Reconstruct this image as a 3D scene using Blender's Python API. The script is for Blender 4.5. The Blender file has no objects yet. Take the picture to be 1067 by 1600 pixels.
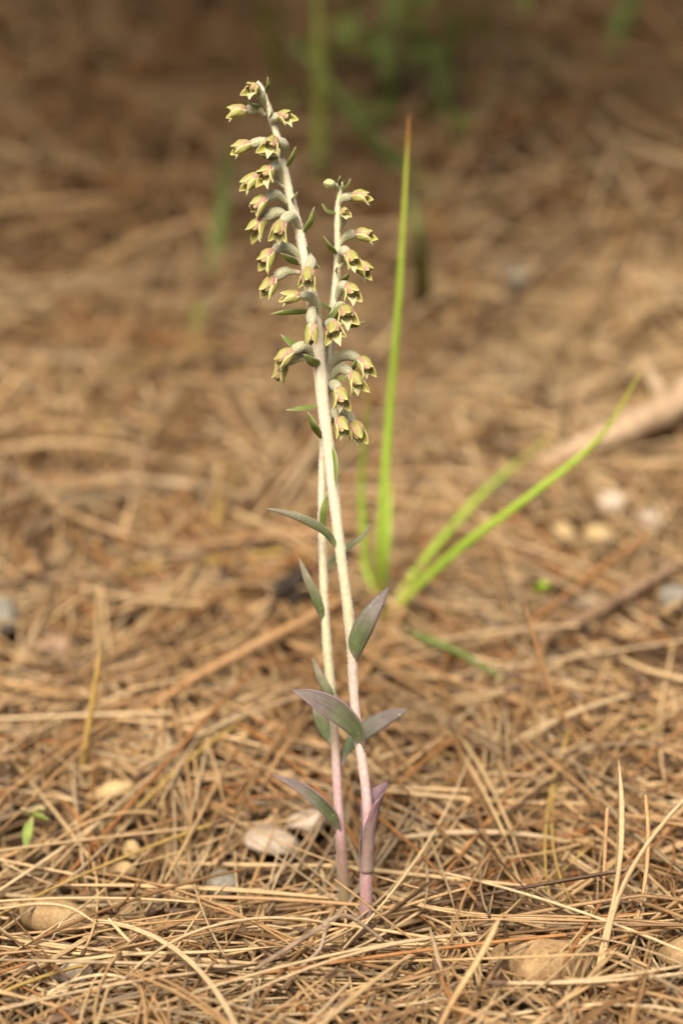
import bpy, math, random
import numpy as np
from mathutils import Vector, Matrix

# ------------------------------------------------------------------ camera, sky, sun, exposure
SC = bpy.context.scene
COL = SC.collection
PITCH = math.radians(13.0)
CAM = np.array([0.0, -0.85, 0.332])
LENS, SENS = 100.0, 36.0
PW, PH = 1067.0, 1600.0
cd = bpy.data.cameras.new('camera'); cam = bpy.data.objects.new('camera', cd); COL.objects.link(cam)
cam.location = CAM; cam.rotation_euler = (math.pi/2 - PITCH, 0, 0)
cd.lens = LENS; cd.sensor_fit = 'VERTICAL'; cd.sensor_height = SENS
cd.clip_start = 0.01; cd.clip_end = 500
cd.dof.use_dof = True; cd.dof.focus_distance = 0.874; cd.dof.aperture_fstop = 5.4
SC.camera = cam

SUN_EL, SUN_AZ = math.radians(46), math.radians(192)      # azimuth clockwise from +Y: behind the camera, a little left
w = bpy.data.worlds.new('World'); SC.world = w; w.use_nodes = True
nt = w.node_tree; bg = nt.nodes['Background']
sky = nt.nodes.new('ShaderNodeTexSky'); sky.sky_type = 'NISHITA'; sky.sun_disc = False
sky.sun_elevation = SUN_EL; sky.sun_rotation = SUN_AZ; sky.dust_density = 4.0; sky.ozone_density = 0.6
nt.links.new(sky.outputs[0], bg.inputs[0]); bg.inputs[1].default_value = 0.05
sd = bpy.data.lights.new('sun', 'SUN'); sun = bpy.data.objects.new('sun', sd); COL.objects.link(sun)
sd.energy = 4.0; sd.angle = math.radians(30); sd.color = (1.0, 0.89, 0.75)
S = Vector((math.sin(SUN_AZ)*math.cos(SUN_EL), math.cos(SUN_AZ)*math.cos(SUN_EL), math.sin(SUN_EL)))
sun.rotation_euler = S.to_track_quat('Z', 'Y').to_euler()
vs = SC.view_settings; vs.view_transform = 'Standard'; vs.look = 'None'; vs.gamma = 1.0; vs.exposure = 0.88
SC.render.engine = 'CYCLES'
SC.cycles.use_denoising = True; SC.cycles.use_adaptive_sampling = True; SC.cycles.adaptive_threshold = 0.025
SC.cycles.max_bounces = 5; SC.cycles.diffuse_bounces = 3; SC.cycles.transmission_bounces = 4
SC.cycles.caustics_reflective = False; SC.cycles.caustics_refractive = False

rng = np.random.default_rng(7)
random.seed(7)

# ------------------------------------------------------------------ projection helpers
FWD = np.array([0, math.cos(PITCH), -math.sin(PITCH)]); UP = np.array([0, math.sin(PITCH), math.cos(PITCH)]); RT = np.array([1.0, 0, 0])
def ray(px, py):
    return FWD + RT*((px-PW/2)/PH*SENS/LENS) + UP*(-(py-PH/2)/PH*SENS/LENS)
def P(px, py, y=0.0):                       # point seen at this pixel of the photograph, standing at depth y
    d = ray(px, py); return CAM + d*((y-CAM[1])/d[1])
def project(V):
    d = V-CAM; z = d@FWD
    return PW/2+(d@RT)/z*LENS/SENS*PH, PH/2-(d@UP)/z*LENS/SENS*PH, z
MM = 0.001

# ------------------------------------------------------------------ terrain
_ph = np.random.default_rng(3).uniform(0, 6.28, (24, 3))
_kd = np.random.default_rng(4).uniform(0, 6.28, 24)
def bumps(x, y):
    s = 0
    for i in range(24):
        k = [9, 14, 22, 34, 55, 80][i % 6]; a = [1.0, .75, .5, .3, .17, .1][i % 6]
        s = s + a*np.sin(x*k*math.cos(_kd[i])+y*k*math.sin(_kd[i])+_ph[i, 0])
    return s*0.3
DIPS = []                                    # hollows in the litter (x, y, radius, depth)
def hgt(x, y):
    x = np.asarray(x, float); y = np.asarray(y, float)
    t = np.log1p(np.exp((np.clip(y, -40, 2.6)-0.42)*8))/8
    z = 0.29*t + 0.19*np.clip(y-.01, 0, 2.6) + 0.08*np.clip(y, -.3, 0)
    far = np.clip((y-0.1)/0.9, 0, 1)
    z = z - 0.010 + bumps(x, y)*(0.0045+0.022*far)
    z = z + 0.007*np.exp(-((y+0.075)/0.035)**2) - 0.004*np.exp(-((y-0.035)/0.03)**2)
    z = z + 0.018*np.exp(-((y-0.62-0.1*x)/0.12)**2)*np.clip(0.5+2*x, 0, 1.3)
    for (dx, dy, r, d) in DIPS: z = z - d*np.exp(-((x-dx)**2+(y-dy)**2)/(r*r))
    r2 = x**2+y**2
    return z - (0.0045+0.016*0)*0 - 0.004*np.exp(-r2/0.02**2)
def pile(y): return 0.007*np.clip((y-.10)/.08, 0, 1)+0.007*np.clip((y-.45)/.1, 0, 1)   # the litter lies deeper up the bank
def G(px, py, lift=0.009):                     # where the line of sight meets the litter
    d = ray(px, py); t = 0.55
    for _ in range(4000):
        p = CAM+d*t
        if p[2] <= float(hgt(p[0], p[1]))+lift+float(pile(p[1])): break
        t += 0.002
    return p
for (px, py, r, d) in ((890, 1395, .014, .012), (620, 1395, .012, .010), (245, 1390, .012, .008), (1040, 1370, .013, .010), (60, 1395, .012, .008), (578, 1462, .010, .009), (540, 1428, .008, .006)):
    g = G(px, py); DIPS.append((g[0], g[1], r, d))

# ------------------------------------------------------------------ mesh helpers
def mesh_np(name, V, F, mat, smooth=True, suv=None, col=None):
    V = np.ascontiguousarray(V, dtype=np.float32).reshape(-1, 3); F = np.asarray(F, dtype=np.int32); n, k = F.shape
    me = bpy.data.meshes.new(name)
    me.vertices.add(len(V)); me.vertices.foreach_set('co', V.ravel())
    me.loops.add(n*k); me.loops.foreach_set('vertex_index', F.ravel())
    me.polygons.add(n); me.polygons.foreach_set('loop_start', np.arange(0, n*k, k, dtype=np.int32))
    try: me.polygons.foreach_set('loop_total', np.full(n, k, dtype=np.int32))
    except Exception: pass
    me.polygons.foreach_set('use_smooth', np.full(n, smooth, dtype=bool))
    if suv is not None:
        a = me.attributes.new('suv', 'FLOAT_VECTOR', 'POINT'); a.data.foreach_set('vector', np.ascontiguousarray(suv, dtype=np.float32).ravel())
    if col is not None:
        a = me.attributes.new('tint', 'FLOAT_COLOR', 'POINT')
        c = np.ones((len(V), 4), np.float32); c[:, :3] = col; a.data.foreach_set('color', c.ravel())
    me.update(); me.validate()
    if mat: me.materials.append(mat)
    return me
def obj(name, me, parent=None, **props):
    o = bpy.data.objects.new(name, me); COL.objects.link(o)
    if parent is not None: o.parent = parent
    for k, v in props.items(): o[k] = v
    return o
def empty(name, loc, **props):
    o = obj(name, None, **props); o.location = loc; o.empty_display_size = .01; return o
def tag(o, label, category, group=None):
    o['label'] = label; o['category'] = category
    if group: o['group'] = group
    return o
def spline(pts, n, vals=None):
    p = np.asarray(pts, float); m = len(p)
    d = np.r_[0, np.cumsum(np.linalg.norm(np.diff(p, axis=0), axis=1))]; d /= d[-1]
    q = np.vstack([2*p[0]-p[1], p, 2*p[-1]-p[-2]])
    t = np.linspace(0, 1, n); out = np.zeros((n, p.shape[1]))
    for i, tt in enumerate(t):
        k = min(max(np.searchsorted(d, tt, side='right')-1, 0), m-2)
        u = (tt-d[k])/(d[k+1]-d[k]+1e-12)
        a, b, c, e = q[k], q[k+1], q[k+2], q[k+3]
        out[i] = 0.5*((2*b)+(-a+c)*u+(2*a-5*b+4*c-e)*u*u+(-a+3*b-3*c+e)*u**3)
    if vals is None: return out
    return out, np.interp(t, d, vals)
def unit(v): return v/(np.linalg.norm(v)+1e-12)
def tube(path, rad, sides=10, flat=1.0, hint=(0, 0, 1), cap=True):
    path = np.asarray(path); rad = np.asarray(rad, float); n = len(path)
    T = np.gradient(path, axis=0); T /= np.linalg.norm(T, axis=1)[:, None]+1e-12
    side = np.cross(T[0], hint)
    if np.linalg.norm(side) < .1: side = np.cross(T[0], (1, 0, 0))
    side = unit(side); V = []; U = []
    if cap:
        path = np.vstack([path[0], path, path[-1]]); T = np.vstack([T[0], T, T[-1]]); rad = np.r_[rad[0]*.02, rad, rad[-1]*.02]
    L = np.linspace(0, 1, len(path))
    for i in range(len(path)):
        side = unit(side-T[i]*(side@T[i])); nn = np.cross(side, T[i])
        a = np.arange(sides)/sides*2*math.pi
        V.append(path[i]+rad[i]*(np.cos(a)[:, None]*side+flat*np.sin(a)[:, None]*nn))
        U.append(np.c_[np.full(sides, L[i]), np.arange(sides)/sides, np.zeros(sides)])
    V = np.vstack(V); U = np.vstack(U); m = len(path)
    i, j = np.meshgrid(np.arange(m-1), np.arange(sides), indexing='ij'); j2 = (j+1) % sides
    F = np.stack([i*sides+j, i*sides+j2, (i+1)*sides+j2, (i+1)*sides+j], -1).reshape(-1, 4)
    return V, F, U
def shell(grid, uv, th):                     # closed thin shell from a (nu,nv,3) grid; suv.z = 0 on the upper face, 1 below
    nu, nv, _ = grid.shape
    du = np.gradient(grid, axis=0); dv = np.gradient(grid, axis=1)
    N = np.cross(du, dv); N /= np.linalg.norm(N, axis=2)[:, :, None]+1e-15
    V = np.vstack([(grid+N*th/2).reshape(-1, 3), (grid-N*th/2).reshape(-1, 3)])
    U = np.vstack([np.c_[uv.reshape(-1, 2), np.zeros(nu*nv)], np.c_[uv.reshape(-1, 2), np.ones(nu*nv)]])
    i, j = np.meshgrid(np.arange(nu-1), np.arange(nv-1), indexing='ij'); a = i*nv+j
    Fq = np.stack([a, a+nv, a+nv+1, a+1], -1).reshape(-1, 4); o = nu*nv
    B = Fq[:, ::-1]+o
    E = []
    for q in range(nu-1):
        E += [[q*nv, q*nv+o, (q+1)*nv+o, (q+1)*nv], [(q+1)*nv+nv-1, (q+1)*nv+nv-1+o, q*nv+nv-1+o, q*nv+nv-1]]
    for q in range(nv-1):
        E += [[q+1, q+1+o, q+o, q], [(nu-1)*nv+q, (nu-1)*nv+q+o, (nu-1)*nv+q+1+o, (nu-1)*nv+q+1]]
    return V, np.vstack([Fq, B, np.array(E)]), U
def join(parts):
    V, F, U, o = [], [], [], 0
    for v, f, u in parts: V.append(v); F.append(f+o); U.append(u); o += len(v)
    return np.vstack(V), np.vstack(F), np.vstack(U)

# ------------------------------------------------------------------ materials
class NT:
    def __init__(s, name):
        s.m = bpy.data.materials.new(name); s.m.use_nodes = True; s.t = s.m.node_tree
        s.b = s.t.nodes['Principled BSDF']; s.out = s.t.nodes['Material Output']
    def n(s, kind, **kw):
        x = s.t.nodes.new(kind)
        for k, v in kw.items(): setattr(x, k, v)
        return x
    def l(s, a, b): s.t.links.new(a, b)
    def attr(s, name, out='Vector'):
        x = s.n('ShaderNodeAttribute'); x.attribute_name = name; return x.outputs[out]
    def ramp(s, fac, stops, interp='LINEAR'):
        r = s.n('ShaderNodeValToRGB'); cr = r.color_ramp; cr.interpolation = interp
        while len(cr.elements) < len(stops): cr.elements.new(0.5)
        for e, (p, c) in zip(cr.elements, stops): e.position = p; e.color = (*c, 1) if len(c) == 3 else c
        s.l(fac, r.inputs[0]); return r.outputs[0]
    def noise(s, scale, vec=None, detail=3, rough=.6):
        x = s.n('ShaderNodeTexNoise'); x.inputs['Scale'].default_value = scale; x.inputs['Detail'].default_value = detail; x.inputs['Roughness'].default_value = rough
        if vec is not None: s.l(vec, x.inputs['Vector'])
        return x.outputs['Fac']
    def mix(s, fac, a, b, mode='MIX'):
        x = s.n('ShaderNodeMix', data_type='RGBA', blend_type=mode)
        for v, i in ((fac, 0), (a, 6), (b, 7)):
            if hasattr(v, 'links'): s.l(v, x.inputs[i])
            else: x.inputs[i].default_value = v if i == 0 else (*v, 1)
        return x.outputs[2]
    def math(s, op, a, b=0.0, clamp=False):
        x = s.n('ShaderNodeMath', operation=op, use_clamp=clamp)
        for v, i in ((a, 0), (b, 1)):
            if hasattr(v, 'links'): s.l(v, x.inputs[i])
            else: x.inputs[i].default_value = v
        return x.outputs[0]
    def sep(s, v):
        x = s.n('ShaderNodeSeparateXYZ'); s.l(v, x.inputs[0]); return x.outputs
    def scale(s, v, k):
        x = s.n('ShaderNodeVectorMath', operation='MULTIPLY'); s.l(v, x.inputs[0]); x.inputs[1].default_value = k; return x.outputs[0]
    def objco(s): return s.n('ShaderNodeTexCoord').outputs['Object']
    def bump(s, h, dist, strength=1.0):
        x = s.n('ShaderNodeBump'); x.inputs['Distance'].default_value = dist; x.inputs['Strength'].default_value = strength
        s.l(h, x.inputs['Height']); s.l(x.outputs[0], s.b.inputs['Normal'])
    def done(s, col, rough=.6, spec=.3, trans=0.0, tcol=None):
        if hasattr(col, 'links'): s.l(col, s.b.inputs['Base Color'])
        else: s.b.inputs['Base Color'].default_value = (*col, 1)
        s.b.inputs['Roughness'].default_value = rough; s.b.inputs['Specular IOR Level'].default_value = spec
        if trans > 0:
            t = s.n('ShaderNodeBsdfTranslucent'); c = tcol or col
            if hasattr(c, 'links'): s.l(c, t.inputs[0])
            else: t.inputs[0].default_value = (*c, 1)
            mx = s.n('ShaderNodeMixShader'); mx.inputs[0].default_value = trans
            s.l(s.b.outputs[0], mx.inputs[1]); s.l(t.outputs[0], mx.inputs[2]); s.l(mx.outputs[0], s.out.inputs[0])
        return s.m

def m_needle():
    m = NT('dry_needle'); tint = m.attr('tint', 'Color'); uv = m.attr('suv')
    st = m.noise(1.0, m.scale(uv, (900, 5, 40)), 3, .7)         # fine streaks across and along each needle
    bl = m.noise(1.0, m.scale(uv, (140, 2, 40)), 2, .6)
    sp = m.noise(1.0, m.scale(uv, (1500, 14, 90)), 1, .5)
    c = m.mix(m.ramp(bl, [(.3, (.0, .0, .0)), (.75, (1, 1, 1))]), m.mix(.75, (0, 0, 0), tint), m.mix(.3, tint, m.mix(1, tint, (1.35, 1.3, 1.15), 'MULTIPLY')))
    c = m.mix(1.0, c, m.ramp(st, [(.25, (.72, .68, .62)), (.6, (1.08, 1.06, 1.02))]), 'MULTIPLY')
    c = m.mix(m.ramp(sp, [(.66, (0, 0, 0)), (.74, (.8, .8, .8))]), c, (.07, .045, .03))
    m.bump(st, .00015, .5)
    return m.done(c, .52, .35)
def m_ground():
    m = NT('humus'); co = m.objco()
    c = m.ramp(m.noise(260, co, 5, .7), [(.3, (.030, .018, .010)), (.55, (.075, .045, .024)), (.8, (.15, .09, .045))])
    m.bump(m.noise(400, co, 4, .7), .004, 1.0)
    return m.done(c, .95, .1)
def m_stem(base):
    m = NT('orchid_stem'); u = m.sep(m.attr('suv'))
    nz = m.noise(700, m.objco(), 2, .5)
    t = m.math('ADD', u[0], m.math('MULTIPLY', m.math('SUBTRACT', m.noise(60, m.objco(), 2), .5), .06))
    c = m.ramp(t, base)
    c = m.mix(1.0, c, m.ramp(nz, [(.3, (.86, .84, .80)), (.65, (1.06, 1.06, 1.06))]), 'MULTIPLY')
    rib = m.noise(1.0, m.scale(m.attr('suv'), (3, 16, 0)), 2)
    c = m.mix(1.0, c, m.ramp(rib, [(.3, (.90, .86, .86)), (.6, (1.03, 1.03, 1.03))]), 'MULTIPLY')
    m.bump(nz, .0004, .6)
    m.b.inputs['Sheen Weight'].default_value = .25
    return m.done(c, .6, .25)
STEM_T = m_stem([(0, (.15, .09, .07)), (.04, (.28, .17, .16)), (.09, (.34, .205, .21)), (.15, (.43, .275, .285)), (.19, (.55, .385, .38)), (.25, (.60, .47, .40)), (.33, (.55, .42, .36)), (.39, (.53, .49, .31)), (.5, (.70, .63, .45)), (.75, (.72, .65, .49)), (1, (.66, .64, .42))])
STEM_S = m_stem([(0, (.12, .10, .04)), (.05, (.18, .135, .07)), (.10, (.23, .14, .115)), (.14, (.42, .275, .275)), (.22, (.53, .37, .36)), (.27, (.50, .42, .31)), (.34, (.50, .49, .30)), (.5, (.63, .59, .41)), (.75, (.67, .615, .47)), (1, (.58, .59, .33))])
def m_hair():
    m = NT('pale_hair'); return m.done((.66, .62, .53), .8, .1)
HAIR = m_hair()
def m_ovary():
    m = NT('hairy_ovary'); co = m.objco(); u = m.sep(m.attr('suv'))
    v = m.n('ShaderNodeTexVoronoi'); v.inputs['Scale'].default_value = 2300; m.l(co, v.inputs['Vector'])
    g = m.ramp(u[0], [(0, (.62, .52, .36)), (.3, (.50, .47, .24)), (.6, (.40, .41, .20)), (1, (.37, .35, .24))])
    rib = m.n('ShaderNodeTexWave'); rib.inputs['Scale'].default_value = 1.0; m.l(m.scale(m.attr('suv'), (0, 1.9, 0)), rib.inputs['Vector']); rib.bands_direction = 'Y'
    g = m.mix(m.math('MULTIPLY', rib.outputs['Fac'], .3), g, (.55, .53, .36))
    d = m.ramp(v.outputs['Distance'], [(.20, (1, 1, 1)), (.45, (0, 0, 0))])
    c = m.mix(m.math('MULTIPLY', d, .6), m.mix(.12, g, (0, 0, 0)), (.72, .69, .58))
    c = m.mix(m.ramp(m.noise(2600, co, 1), [(.56, (0, 0, 0)), (.70, (.65, .65, .65))]), c, (.17, .14, .11))
    m.bump(v.outputs['Distance'], .0003, .6)
    m.b.inputs['Sheen Weight'].default_value = .3
    return m.done(c, .7, .2)
OVARY = m_ovary()
def m_petal(name, inner, outer, edge, blush, bl_amt, tr=.28):
    m = NT(name); u = m.sep(m.attr('suv')); co = m.objco()
    c = m.mix(u[2], inner, outer)
    c = m.mix(m.math('MULTIPLY', m.ramp(m.noise(420, co, 2), [(.40, (0, 0, 0)), (.62, (1, 1, 1))]), bl_amt), c, blush)
    rib = m.noise(1.0, m.scale(m.attr('suv'), (2, 9, 0)), 1)
    c = m.mix(1.0, c, m.ramp(rib, [(.35, (.84, .84, .80)), (.6, (1.07, 1.07, 1.04))]), 'MULTIPLY')
    ed = m.math('ABSOLUTE', u[1])
    e = m.math('MAXIMUM', m.ramp(ed, [(.66, (0, 0, 0)), (.86, (1, 1, 1))]), m.ramp(u[0], [(.86, (0, 0, 0)), (.98, (1, 1, 1))]))
    c = m.mix(m.math('MULTIPLY', e, .85), c, edge)
    return m.done(c, .5, .3, tr)
SEPAL = m_petal('green_sepal', (.46, .45, .09), (.40, .41, .11), (.74, .70, .30), (.50, .33, .20), .4)
PETAL = m_petal('pink_petal', (.62, .38, .20), (.60, .31, .24), (.72, .62, .32), (.60, .52, .24), .25)
LIP = m_petal('pale_lip', (.70, .66, .28), (.66, .62, .30), (.84, .80, .58), (.70, .50, .40), .25, .2)
COLUMN = m_petal('yellow_column', (.72, .60, .16), (.72, .60, .16), (.80, .70, .32), (.70, .48, .25), .4, .15)
BUD = m_petal('bud_green', (.44, .48, .14), (.48, .54, .20), (.66, .64, .34), (.55, .45, .28), .3)
BRACT = m_petal('bract_green', (.18, .25, .05), (.34, .38, .17), (.52, .50, .30), (.26, .30, .09), .4, .3)
def m_leaf(name, top, under, rim, tipc, tipamt, foot=(.36, .26, .22)):
    m = NT(name); u = m.sep(m.attr('suv')); co = m.objco()
    c = m.mix(u[2], top, under)
    tp = m.math('MULTIPLY', m.ramp(m.math('ADD', u[0], m.math('MULTIPLY', m.noise(90, co, 3), .5)), [(.55, (0, 0, 0)), (1.15, (1, 1, 1))]), tipamt)
    c = m.mix(tp, c, tipc)
    c = m.mix(m.ramp(u[0], [(.03, (1, 1, 1)), (.20, (0, 0, 0))]), c, foot)
    vein = m.noise(1.0, m.scale(m.attr('suv'), (1.2, 12, 0)), 2, .5)
    c = m.mix(1.0, c, m.ramp(vein, [(.38, (.70, .70, .68)), (.60, (1.14, 1.14, 1.14))]), 'MULTIPLY')
    c = m.mix(1.0, c, m.ramp(m.noise(260, co, 4, .7), [(.3, (.72, .72, .72)), (.65, (1.12, 1.12, 1.12))]), 'MULTIPLY')
    c = m.mix(m.math('MULTIPLY', m.ramp(m.math('ABSOLUTE', u[1]), [(.84, (0, 0, 0)), (.97, (1, 1, 1))]), .8), c, rim)
    v = m.n('ShaderNodeTexVoronoi'); v.inputs['Scale'].default_value = 420; v.inputs['Randomness'].default_value = 1; m.l(co, v.inputs['Vector'])
    dots = m.math('MULTIPLY', m.ramp(v.outputs['Distance'], [(.10, (1, 1, 1)), (.16, (0, 0, 0))]), m.ramp(m.noise(160, co, 2), [(.52, (0, 0, 0)), (.62, (1, 1, 1))]))
    c = m.mix(m.math('MULTIPLY', dots, .7), c, (.62, .58, .30))
    m.bump(vein, .0006, .5)
    return m.done(c, .42, .4, .18)
LEAF = m_leaf('purple_green_leaf', (.155, .195, .085), (.23, .19, .15), (.31, .19, .24), (.215, .15, .165), .75)
LEAFP = m_leaf('purple_sheath_leaf', (.18, .125, .12), (.31, .215, .185), (.22, .12, .14), (.21, .125, .15), .8)
LEAFG = m_leaf('grey_green_leaf', (.17, .22, .09), (.24, .28, .14), (.38, .38, .26), (.42, .32, .28), .5, (.34, .36, .20))
def m_grass(tip):
    m = NT('grass_blade'); u = m.sep(m.attr('suv')); co = m.objco()
    c = m.ramp(u[0], [(0, (.55, .42, .12)), (.06, (.46, .50, .09)), (.2, (.38, .57, .06)), (.7, (.46, .67, .08)), (.92, (.58, .60, .11)), (.975, tip), (1, tip)])
    c = m.mix(1.0, c, m.ramp(m.noise(1.0, m.scale(m.attr('suv'), (3, 6, 0)), 2), [(.35, (.85, .85, .85)), (.62, (1.1, 1.1, 1.1))]), 'MULTIPLY')
    return m.done(c, .5, .3, .2)
GRASS = m_grass((.50, .22, .05)); GRASSY = m_grass((.55, .33, .06))
def m_darkgrass():
    m = NT('dull_grass'); c = m.ramp(m.noise(30, m.objco(), 2), [(.3, (.14, .20, .05)), (.7, (.24, .31, .09))]); return m.done(c, .5, .3, .3)
DGRASS = m_darkgrass()
def m_stone(name, a, b, c3):
    m = NT(name); co = m.objco()
    c = m.ramp(m.noise(90, co, 5, .65), [(.3, a), (.5, b), (.72, c3)])
    c = m.mix(1.0, c, m.ramp(m.noise(900, co, 3, .6), [(.3, (.75, .75, .75)), (.6, (1.08, 1.08, 1.08))]), 'MULTIPLY')
    m.bump(m.noise(350, co, 5, .7), .0015, .7); return m.done(c, .8, .25)
ST_TAN = m_stone('tan_stone', (.22, .13, .06), (.38, .25, .12), (.46, .33, .18))
ST_GREY = m_stone('grey_stone', (.12, .11, .09), (.21, .19, .15), (.32, .29, .24))
ST_PALE = m_stone('pale_stone', (.34, .26, .18), (.46, .37, .28), (.56, .48, .39))
ST_CREAM = m_stone('cream_chip', (.34, .23, .10), (.46, .33, .16), (.54, .41, .22))
BARK = m_stone('bark', (.12, .075, .045), (.26, .165, .095), (.36, .25, .16))
TWIG = m_stone('orange_twig', (.26, .13, .05), (.42, .24, .11), (.50, .33, .17))
CHAR = m_stone('charred_bark', (.012, .010, .008), (.03, .023, .018), (.07, .05, .035))
GREYWOOD = m_stone('weathered_wood', (.28, .19, .11), (.44, .31, .19), (.56, .42, .28))
NEEDLE = m_needle(); HUMUS = m_ground()

# ------------------------------------------------------------------ ground: one sheet out to the horizon
def axis(lo, hi, dense_lo, dense_hi, step):
    a = list(np.arange(dense_lo, dense_hi+1e-9, step)); s = step; v = dense_hi
    while v < hi: s *= 1.3; v = min(v+s, hi); a.append(v)
    s = step; v = dense_lo
    while v > lo: s *= 1.3; v = max(v-s, lo); a.insert(0, v)
    return np.array(a)
gx = axis(-120, 120, -.7, .7, .008); gy = axis(-60, 200, -.25, 1.9, .008)
X, Y = np.meshgrid(gx, gy, indexing='ij'); Z = hgt(X, Y)
i, j = np.meshgrid(np.arange(len(gx)-1), np.arange(len(gy)-1), indexing='ij'); q = i*len(gy)+j
obj('ground', mesh_np('ground', np.stack([X, Y, Z], -1), np.stack([q, q+len(gy), q+len(gy)+1, q+1], -1).reshape(-1, 4), HUMUS), kind='structure')

# ------------------------------------------------------------------ stones, chips, wood
STONES = []
def stone(name, px, py, wpx, hpx, mat, label, cat, depth=.8, tilt=0, rz=0, seed=0, rough=.16, sink=.35, group=None, square=0):
    g = G(px, py+hpx*.3); k = (np.array(g)-CAM)@FWD/ (LENS/SENS*PH)     # metres per pixel at that depth
    rx = wpx*k/2; rzz = hpx*k/2; ry = rx*depth
    n1, n2 = 20, 28; r = np.random.default_rng(seed+11); V = []
    a = r.normal(0, 1, (10, 3)); p = r.uniform(0, 6.28, 10)
    th = np.linspace(0.02, math.pi-.02, n1); ph = np.arange(n2)/n2*2*math.pi
    T_, H_ = np.meshgrid(th, ph, indexing='ij')
    D = np.stack([np.sin(T_)*np.cos(H_), np.sin(T_)*np.sin(H_), np.cos(T_)], -1)
    rr = 1+rough*sum(np.sin(D@a[i_]*1.6+p[i_]) for i_ in range(10))/2.4
    if square: rr = rr/np.power(np.sum(np.abs(D)**6, -1), 1/6)**square
    V = (D*rr[..., None]*np.array([rx, ry, rzz])).reshape(-1, 3)
    ii, jj = np.meshgrid(np.arange(n1-1), np.arange(n2), indexing='ij'); j2 = (jj+1) % n2
    F = np.stack([ii*n2+jj, (ii+1)*n2+jj, (ii+1)*n2+j2, ii*n2+j2], -1).reshape(-1, 4)
    z = float(hgt(g[0], g[1]))
    o = obj(name, mesh_np(name, V, F, mat)); o.location = (g[0], g[1], z+.010+.7*float(pile(g[1]))+rzz*(1-2*sink)); o.rotation_euler = (0, tilt, rz)
    tag(o, label, cat, group); STONES.append((g[0], g[1], rx*.95, ry*.95)); return o
stone('pebble', 348, 1386, 58, 44, ST_GREY, 'smooth grey pebble half buried in needles left of the stems', 'pebble', .8, .1, .3, 1, .07, .30)
stone('flat_stone', 88, 1438, 128, 62, ST_TAN, 'broad flat tan stone under needles near the left edge', 'stone', .55, .05, 0, 2, .12, .2)
stone('rock', 848, 1490, 132, 80, ST_TAN, 'large rounded tan rock in the right foreground under needles', 'stone', .7, -.1, .2, 3, .22, .55)
stone('rock', 1066, 1494, 90, 56, ST_TAN, 'tan rock cut off by the right edge of the picture', 'stone', .7, 0, .2, 4, .12, .3)
stone('stone_chip', 430, 1314, 82, 34, ST_PALE, 'larger pale flat stone chip left behind the shorter stem', 'stone', .7, .25, -.2, 5, .24, .35, square=.7)
stone('stone_chip', 482, 1284, 56, 26, ST_PALE, 'smaller pinkish white stone chip touching the left stem', 'stone', .7, -.25, .3, 6, .22, .35, square=.7)
stone('wood_chip', 176, 1246, 66, 30, ST_CREAM, 'cream coloured oblong bark chip lying on the left litter', 'bark chip', .4, -.25, .1, 7, .12, .1)
stone('small_pebble', 205, 1331, 34, 28, ST_CREAM, 'upper small cream pebble in a hollow left of the grey pebble', 'pebble', .8, 0, 0, 8, .2, .4)
stone('small_pebble', 196, 1362, 36, 30, ST_CREAM, 'lower small cream pebble in a hollow left of the grey pebble', 'pebble', .8, 0, 0, 9, .2, .45)
stone('small_pebble', 648, 1365, 26, 24, ST_TAN, 'small orange tan pebble in a dark hollow right of the stems', 'pebble', .8, 0, 0, 10, .15, .3)
stone('stone_chip', 118, 1522, 70, 40, ST_PALE, 'pale flat stone chip among needles in the left foreground', 'stone', .6, .1, .2, 12, .14, .35)
stone('small_pebble', 612, 1417, 24, 16, ST_PALE, 'tiny white pebble just right of the purple stem base', 'pebble', .8, 0, 0, 13, .1, .1)
stone('pale_pebble', 950, 776, 44, 34, ST_PALE, 'rightmost white pebble on the sunlit patch of the bank', 'pebble', .9, 0, 0, 14, .1, .38)
stone('pale_pebble', 877, 826, 46, 36, ST_CREAM, 'cream pebble at the left of the pale pebbles on the bank', 'pebble', .9, 0, 0, 15, .1, .38)
stone('pale_pebble', 935, 828, 48, 36, ST_CREAM, 'cream pebble in the middle of the pale pebbles on the bank', 'pebble', .9, 0, 0, 16, .1, .38)
stone('pale_pebble', 1012, 808, 52, 40, ST_PALE, 'oblong pale pebble near the right edge of the bank', 'pebble', .7, .3, .5, 17, .1, .38)
stone('pale_pebble', 922, 940, 44, 26, ST_PALE, 'small white pebble alone below the branch', 'pebble', .9, 0, 0, 18, .1, .38)
stone('pale_pebble', 1052, 930, 60, 40, ST_GREY, 'grey stone blurred at the right edge below the pale pebbles', 'stone', .9, 0, 0, 19, .1, .2)
stone('pale_stone', 4, 962, 52, 66, ST_GREY, 'pale grey stone blurred at the left edge', 'stone', .9, 0, 0, 20, .1, .2)
stone('pale_pebble', 810, 432, 52, 40, ST_GREY, 'pale grey stone far up the bank on the right', 'stone', .9, 0, 0, 21, .1, .2)
stone('pale_pebble', 172, 828, 34, 28, ST_GREY, 'small pale grey pebble blurred on the left of the bank', 'pebble', .9, 0, 0, 22, .1, .2)
stone('bark_piece', 462, 925, 60, 30, CHAR, 'charred black bark piece lying left of the stems', 'bark', .6, -.6, .1, 23, .4, -.1, square=.6)
stone('bark_piece', 520, 886, 62, 30, CHAR, 'small charred black bark piece behind the crossing stems', 'bark', .6, -.3, .1, 24, .4, -.1, square=.6)
stone('bark_piece', 85, 1010, 70, 36, BARK, 'brown bark flake blurred on the left litter', 'bark', .5, .2, .1, 25, .2, .1, square=.4)

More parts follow.
